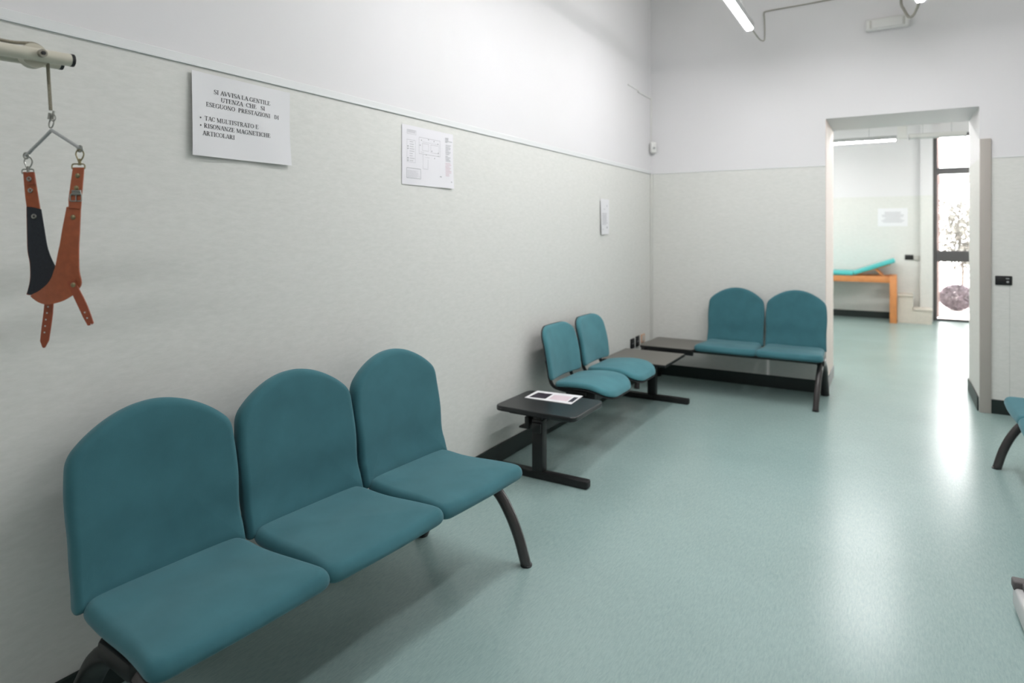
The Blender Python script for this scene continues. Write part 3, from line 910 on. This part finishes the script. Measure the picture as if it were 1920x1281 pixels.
for (x, y) in ((145.5, 329.5), (143.2, 352.5), (137, 407.5)):
    rivet(x, y, dn(x, y) + (.003 if y < 395 else .0004), M['brass'])
rivet(137.2, 534.6, dn(137, 534) + .0048, M['brass'])
rivet(54.4, 335.5, df(54, 335) + .004, M['steel'], 4.6, True); rivet(56.8, 357, df(56, 357) - .0004, M['steel'], 4.6, True); rivet(63.6, 405.8, df(63, 405) + .0006, M['steel'], 4.8, True)
def pins(name, lst, w):
    bm = bmesh.new()
    for (x, y) in lst:
        cyl(bm, H(x, y, w - .0001 * (y - 565)), FW, 1.6 * KP, .0006, 10)
    return hfin(name, bm, M['offwhite'])
pins('punched_holes', [(90, 575.5), (88, 587), (85.9, 599.5), (84.6, 611.5), (83.3, 623.5)], -.0217)
bm = bmesh.new()
for (x, y) in ((158.9, 586), (163.5, 596.5)): cyl(bm, H(x, y, dn(137, 534) + .0045 + .00012 * (y - 530)), FW, 1.5 * KP, .001, 10)
hfin('punched_holes', bm, M['offwhite'])
# buckle
wB = dn(143, 365) + .0045
bm = bmesh.new()
sweep(bm, [H(p.x, p.y, wB) for p in roundpoly([(131.5, 365), (153, 365), (153, 377), (131.5, 377)], 2.5, 4, 0)], .0017, 8, closed=True)
sweep(bm, [H(142.5, 366, wB + .001), H(142.5, 377.5, wB + .002)], .0016, 8)
sweep(bm, [H(134, 364, wB + .001), H(152.5, 364, wB + .001)], .0022, 8); sweep(bm, [H(135, 358, wB), H(151.5, 358, wB)], .0022, 8); sweep(bm, [H(135, 361, wB), H(152, 361, wB)], .0018, 8)
hfin('buckle', bm, M['steel'])

# ------------------------------------------------------------------ small wall fixtures
sn = thing('motion_detector', 'small white motion sensor high in the far left corner', 'sensor', (.04, D - .05, 2.33))
bm = bmesh.new()
R45 = Matrix.Rotation(45 * D2R, 4, 'Z')
box(bm, -.03, .03, -.025, .025, 0, .115, bev=.014, seg=4, mat=R45)
finish('housing', bm, M['white'], sn)
bm = bmesh.new(); cyl(bm, Vector((.019, -.019, .05)), (1, -1, 0), .012, .01, 16)
finish('lens', bm, M['greyw'], sn)
bm = bmesh.new()
box(bm, 0, .012, 6.16, D - .002, 2.905, 2.921, bev=.002, seg=1); box(bm, 0, .008, 5.88, 6.17, 2.925, 2.935, bev=.002, seg=1); box(bm, 0, .014, D - .016, D - .001, 2.445, 2.915, bev=.002, seg=1)
tag(finish('cable_duct', bm, M['white']), 'thin white cable duct leading up from the corner sensor', 'cable duct')
for (y0, y1, z0, z1, mt, lab) in ((5.945, 6.045, .352, .452, 'plastic', 'black wall socket farther from the corner, behind the taupe tables'), (6.095, 6.187, .352, .457, 'plastic', 'black wall socket between its black twin and the peach one')):
    s = thing('wall_socket', lab, 'socket', (0, (y0 + y1) / 2, (z0 + z1) / 2), 0, 'black sockets in the corner')
    hw, hh = (y1 - y0) / 2, (z1 - z0) / 2
    finish('cover_plate', bx(0, .014, -hw, hw, -hh, hh, bev=.006), M[mt], s)
    bm = bmesh.new()
    for q in (-.02, 0, .02): cyl(bm, (.0145, q, 0), (1, 0, 0), .004, .002, 10)
    finish('contact_holes', bm, M['greyw'], s)
s = thing('wall_socket', 'peach coloured wall socket nearest the far left corner', 'socket', (0, 6.30, .41))
finish('cover_plate', bx(0, .012, -.05, .05, -.045, .045, bev=.005), M['orange'], s)
finish('insert', bx(.010, .014, -.025, .025, -.03, .03, bev=.002), M['offwhite'], s)
s = thing('light_switch', 'black double light switch right of the doorway', 'switch', (2.987, D, 1.102))
finish('cover_plate', bx(-.056, .056, -.012, 0, -.038, .038, bev=.006, seg=3), M['plastic'], s)
finish('socket_insert', bx(.014, .036, -.015, -.011, .012, .020, bev=.001, seg=1), M['greyw'], s)
finish('socket_insert', bx(.018, .034, -.015, -.011, -.018, -.004, bev=.001, seg=1), M['greyw'], s)
finish('rocker', bx(-.04, .005, -.0145, -.011, -.022, .022, bev=.002), M['black'], s)
s = thing('light_switch', 'small black switch on the far wall above the stone steps', 'switch', (2.44, YF, 1.07))
finish('cover_plate', bx(-.062, .062, -.016, 0, -.042, .042, bev=.005), M['plastic'], s)
finish('rocker', bx(-.03, .03, -.019, -.015, -.02, .02, bev=.002), M['black'], s)
tag(finish('junction_box', bx(2.51, 2.598, YF - .03, YF, 1.022, 1.10, bev=.006), M['offwhite']), 'small off-white box right of the far black switch', 'junction box')

em = thing('emergency_light', 'white rectangular emergency light high above the doorway', 'emergency light', (2.163, D, 3.345))
finish('housing', bx(-.165, .165, -.06, 0, -.052, .052, bev=.012, seg=3), M['white'], em)
finish('diffuser', bx(-.115, .115, -.066, -.058, -.038, .038, bev=.006), M['white'], em)
for a in (-.135, .12): finish('clip', bx(a, a + .015, -.064, -.058, -.035, .035, bev=.002), M['offwhite'], em)

# ------------------------------------------------------------------ ceiling lights
def make_light(label, loc, length, mat, rods=True, group='suspended strip lights', zc=CZ, rz=0):
    t = thing('ceiling_light', label, 'light', loc, rz, group)
    prof = [(-.029, -.002), (-.029, -.024), (-.018, -.040), (.018, -.040), (.029, -.024), (.029, -.002)]
    bm = bmesh.new(); e = []
    for y in (-length + .004, -.004): e.append([bm.verts.new((x, y, z)) for x, z in prof])
    for k in range(5): bm.faces.new((e[0][k], e[0][k + 1], e[1][k + 1], e[1][k]))
    finish('diffuser', bm, M[mat], t)
    bm = bmesh.new()
    ch = [(-.037, -.025), (-.037, .022), (-.028, .032), (.028, .032), (.037, .022), (.037, -.025), (.0315, -.025), (.0315, .0), (-.0315, .0), (-.0315, -.025)]
    a = [bm.verts.new((x, -length, z)) for x, z in ch]; b = [bm.verts.new((x, 0, z)) for x, z in ch]
    for k in range(len(ch)): bm.faces.new((a[k], a[(k + 1) % len(ch)], b[(k + 1) % len(ch)], b[k]))
    bm.faces.new(a[::-1]); bm.faces.new(b)
    finish('housing', bm, M['greyw'], t)
    finish('added_uplight', bx(-.022, .022, -length + .03, -.03, .032, .036), M['fill_uplight'], t)  # added glow on the housing top, lifts the ceiling and upper walls
    for y in (-length, -.004):
        bm = bmesh.new(); a = [bm.verts.new((x * 1.2, y, z * 1.08)) for x, z in prof]; b = [bm.verts.new((x * 1.2, y + .004, z * 1.08)) for x, z in prof]
        bm.faces.new(a[::-1]); bm.faces.new(b)
        for k in range(6): bm.faces.new((a[k], a[(k + 1) % 6], b[(k + 1) % 6], b[k]))
        finish('end_cap', bm, M['greyw'], t)
    for y in (-length * .8, -length * .2):
        bm = bmesh.new(); sweep(bm, [(0, y, .03), (0, y, zc - loc[2])], .003, 8)
        finish('rod', bm, M['greyw'], t)
    return t
LZ, LY = 3.245, 5.66
make_light('lit strip light whose end shows above the left bench row', (1.165, LY, LZ), 1.56, 'tube_light')
make_light('lit strip light whose tip shows at the top edge, above the emergency light', (2.385, LY + .02, LZ + .02), 1.56, 'tube_light')
make_light('lit strip light overhead, second along the left bench row', (1.165, LY - 1.95, LZ), 1.56, 'tube_light')
make_light('lit strip light overhead, second behind the emergency light strip', (2.385, LY - 1.93, LZ + .02), 1.56, 'tube_light')
make_light('added unseen fill strip light overhead, last of the left row', (1.165, LY - 5.72, LZ), 1.56, 'tube_light')  # added out of view as fill for the dim near left side
bm = bmesh.new()
sweep(bm, spline([(1.165, LY - .02, LZ + .03), (1.18, LY + .12, LZ - .02), (1.20, LY + .3, LZ - .045), (1.20, LY + .5, LZ + .0), (1.165, LY + .75, LZ + .12), (1.14, D - .02, 3.56), (1.135, D - .008, 3.62), (1.17, D - .008, 3.636), (1.45, D - .008, 3.64), (1.75, D - .008, 3.645), (2.2, D - .008, 3.65)], 6),   .006, 8)
tag(finish('power_cable', bm, M['cable']), 'grey cable looping from the left strip light along the wall', 'cable')
bm = bmesh.new()
sweep(bm, spline([(2.385, LY, LZ + .045), (2.375, LY + .14, LZ - .0), (2.345, LY + .3, LZ - .03), (2.315, LY + .42, LZ - .0), (2.285, LY + .6, LZ + .12), (2.27, D - .02, 3.50), (2.268, D - .01, 3.62)], 6), .011, 8)
tag(finish('power_cable', bm, M['cable']), 'cable dipping in a loop just over the emergency light', 'cable')

# far room strip lights, in one row along x
def far_light(label, x0, x1, y, z, lit, rz=0):
    t = thing('ceiling_light', label, 'light', (x0, y, z), rz, 'strip lights of the far room')
    L_ = x1 - x0
    bm = bmesh.new(); cyl(bm, (L_ / 2, 0, .021), (1, 0, 0),   .017, L_ - .02, 16)
    finish('tube', bm, M['tube_light_far' if lit else 'tube_dead'], t)
    bm = bmesh.new()
    ch = [(-.034, .022), (-.034, .06), (-.02, .075), (.02, .075), (.034, .06), (.034, .022), (.03, .022), (.03, .05), (-.03, .05), (-.03, .022)]
    a = [bm.verts.new((0, y, z)) for y, z in ch]; b = [bm.verts.new((L_, y, z)) for y, z in ch]
    for k in range(len(ch)): bm.faces.new((a[k], a[(k + 1) % len(ch)], b[(k + 1) % len(ch)], b[k]))
    bm.faces.new(a[::-1]); bm.faces.new(b)
    finish('housing', bm, M['greyw' if lit else 'white'], t)
    for a in (0, L_ - .012): finish('lamp_holder', bx(a, a + .012, -.03, .03, .0, .048, bev=.003), M['plastic' if lit else 'greyw'], t)
    for q in (.25, .75):
        bm = bmesh.new(); sweep(bm, [(L_ * q, 0, .07), (L_ * q, 0, R2C - z)], .003, 6)
        finish('rod', bm, M['greyw'], t)
far_light('lit far room strip light, left of the white bracket', .95, 2.25, 10, 2.722, True)
far_light('unlit strip light right of the white bracket in the far room', 2.385, 3.02, 10, 2.728, False, 5 * D2R)
far_light('lit far room strip light at the right side of the doorway', 3.06, 4.3, 10.06, 2.80, True, 5 * D2R)
far_light('lit far room strip light hidden above the doorway lintel', .95, 2.25, 7.98, 2.73, True)
far_light('added unseen strip light brightening the far room, left of the doorway view', -1.2, 1.1, 11.4, 2.73, True)  # added behind the doorway wall to brighten the far room
far_light('added unseen strip light brightening the far room, right of the doorway view', 3.45, 4.6, 11.4, 2.73, True)  # second added lamp, out of sight, more fill for the far room
hb = thing('hanging_bracket', 'small white box hanging between the far room strip lights', 'bracket', (2.312, 10, 2.745))
finish('box', bx(-.055, .055, -.05, .05, 0, .175, bev=.008), M['white'], hb)
bm = bmesh.new(); sweep(bm, [(0, 0, .165), (0, 0, R2C - 2.745)], .012, 8)
finish('rod', bm, M['greyw'], hb)

# ------------------------------------------------------------------ massage couch, steps
ct = thing('massage_couch', 'orange wooden massage couch with turquoise pads in the far room', 'couch', (1.25, 12.46, 0))
X = lambda x: x - 1.25
for (x, y) in ((2.157, 0), (2.157, 1), (.3, 0), (.3, 1)):
    yy = -.27 if y == 0 else .20
    finish('leg', bx(X(x), X(x + .105), yy, yy + .07, 0, .775, bev=.006), M['wood'], ct)
for a in (-.262, .222): finish('side_rail', bx(X(.40), X(2.16), a, a + .04, .66, .765, bev=.005), M['wood'], ct)
finish('end_rail', bx(X(2.18), X(2.24), -.2, .2, .68, .765, bev=.004), M['wood'], ct)
finish('pad', bx(X(.25), X(1.63), -.28, .28, .767, .835, bev=.02, seg=4), M['vinyl'], ct)
ang = 21 * D2R
mt = Matrix.Translation((X(1.645), 0, .772)) @ Matrix.Rotation(-ang, 4, 'Y')
finish('head_pad', bx(0, .64, -.28, .28, 0, .066, bev=.02, seg=4, mat=mt), M['vinyl'], ct)
finish('support_board', bx(.02, .56, -.24, .24, -.016, .0, bev=.003, mat=mt), M['wood'], ct)
for y in (-.2, .2):
    bm = bmesh.new(); sweep(bm, [(X(2.06), y, .768), (X(1.95), y, .88)], .014, 8)
    finish('prop', bm, M['wood'], ct)
st = thing('stone_steps', 'two cream stone steps between the massage couch and the glass door', 'steps', (2.27, 12.35, 0))
bm = bmesh.new(); box(bm, 0, .325, 0, .448, 0, .215); box(bm, .325, .475, 0, .348, 0, .215); box(bm, 0, .215, 0, .448, .215, .435)
finish('riser', bm, M['stone'], st)
finish('tread', bx(-.005, .22, -.015, .448, .435, .462, bev=.005), M['stone'], st)
finish('tread', bx(.22, .49, -.015, .345, .215, .242, bev=.005), M['stone'], st)

# ------------------------------------------------------------------ low grey platform at the right edge
pf = thing('exercise_platform', 'low grey platform with pale side at the bottom right edge', 'platform', (2.615, 3.22, 0), 1.5 * D2R)
finish('shell', bx(.004, .62, -1.35, -.006, .012, .098, bev=.012, seg=3), M['deckside'], pf)
dk = finish('deck', bx(.028, .60, -1.33, -.028, .096, .122, bev=.006), M['deck'], pf)
bm = bmesh.new()
for k in range(16): box(bm, .05, .58, -1.28 + .075 * k, -1.25 + .075 * k, .1215, .1245, bev=.001, seg=1)
finish('tread_ribs', bm, M['deck'], dk)
finish('corner_cap', bx(0, .05, -.05, 0, .085, .124, bev=.008, seg=3), M['deck'], pf)
for (x, y) in ((.05, -.08), (.55, -.08), (.05, -1.27), (.55, -1.27)):
    bm = bmesh.new(); cyl(bm, (x, y, .008), (0, 0, 1), .022, .016, 14)
    finish('foot', bm, M['plastic'], pf)

# ------------------------------------------------------------------ daylight
w = bpy.data.worlds.new('sky'); sc.world = w; w.use_nodes = True
bg = w.node_tree.nodes['Background']
bg.inputs[0].default_value = (1, .985, .98, 1)
bg.inputs[1].default_value = 15.5
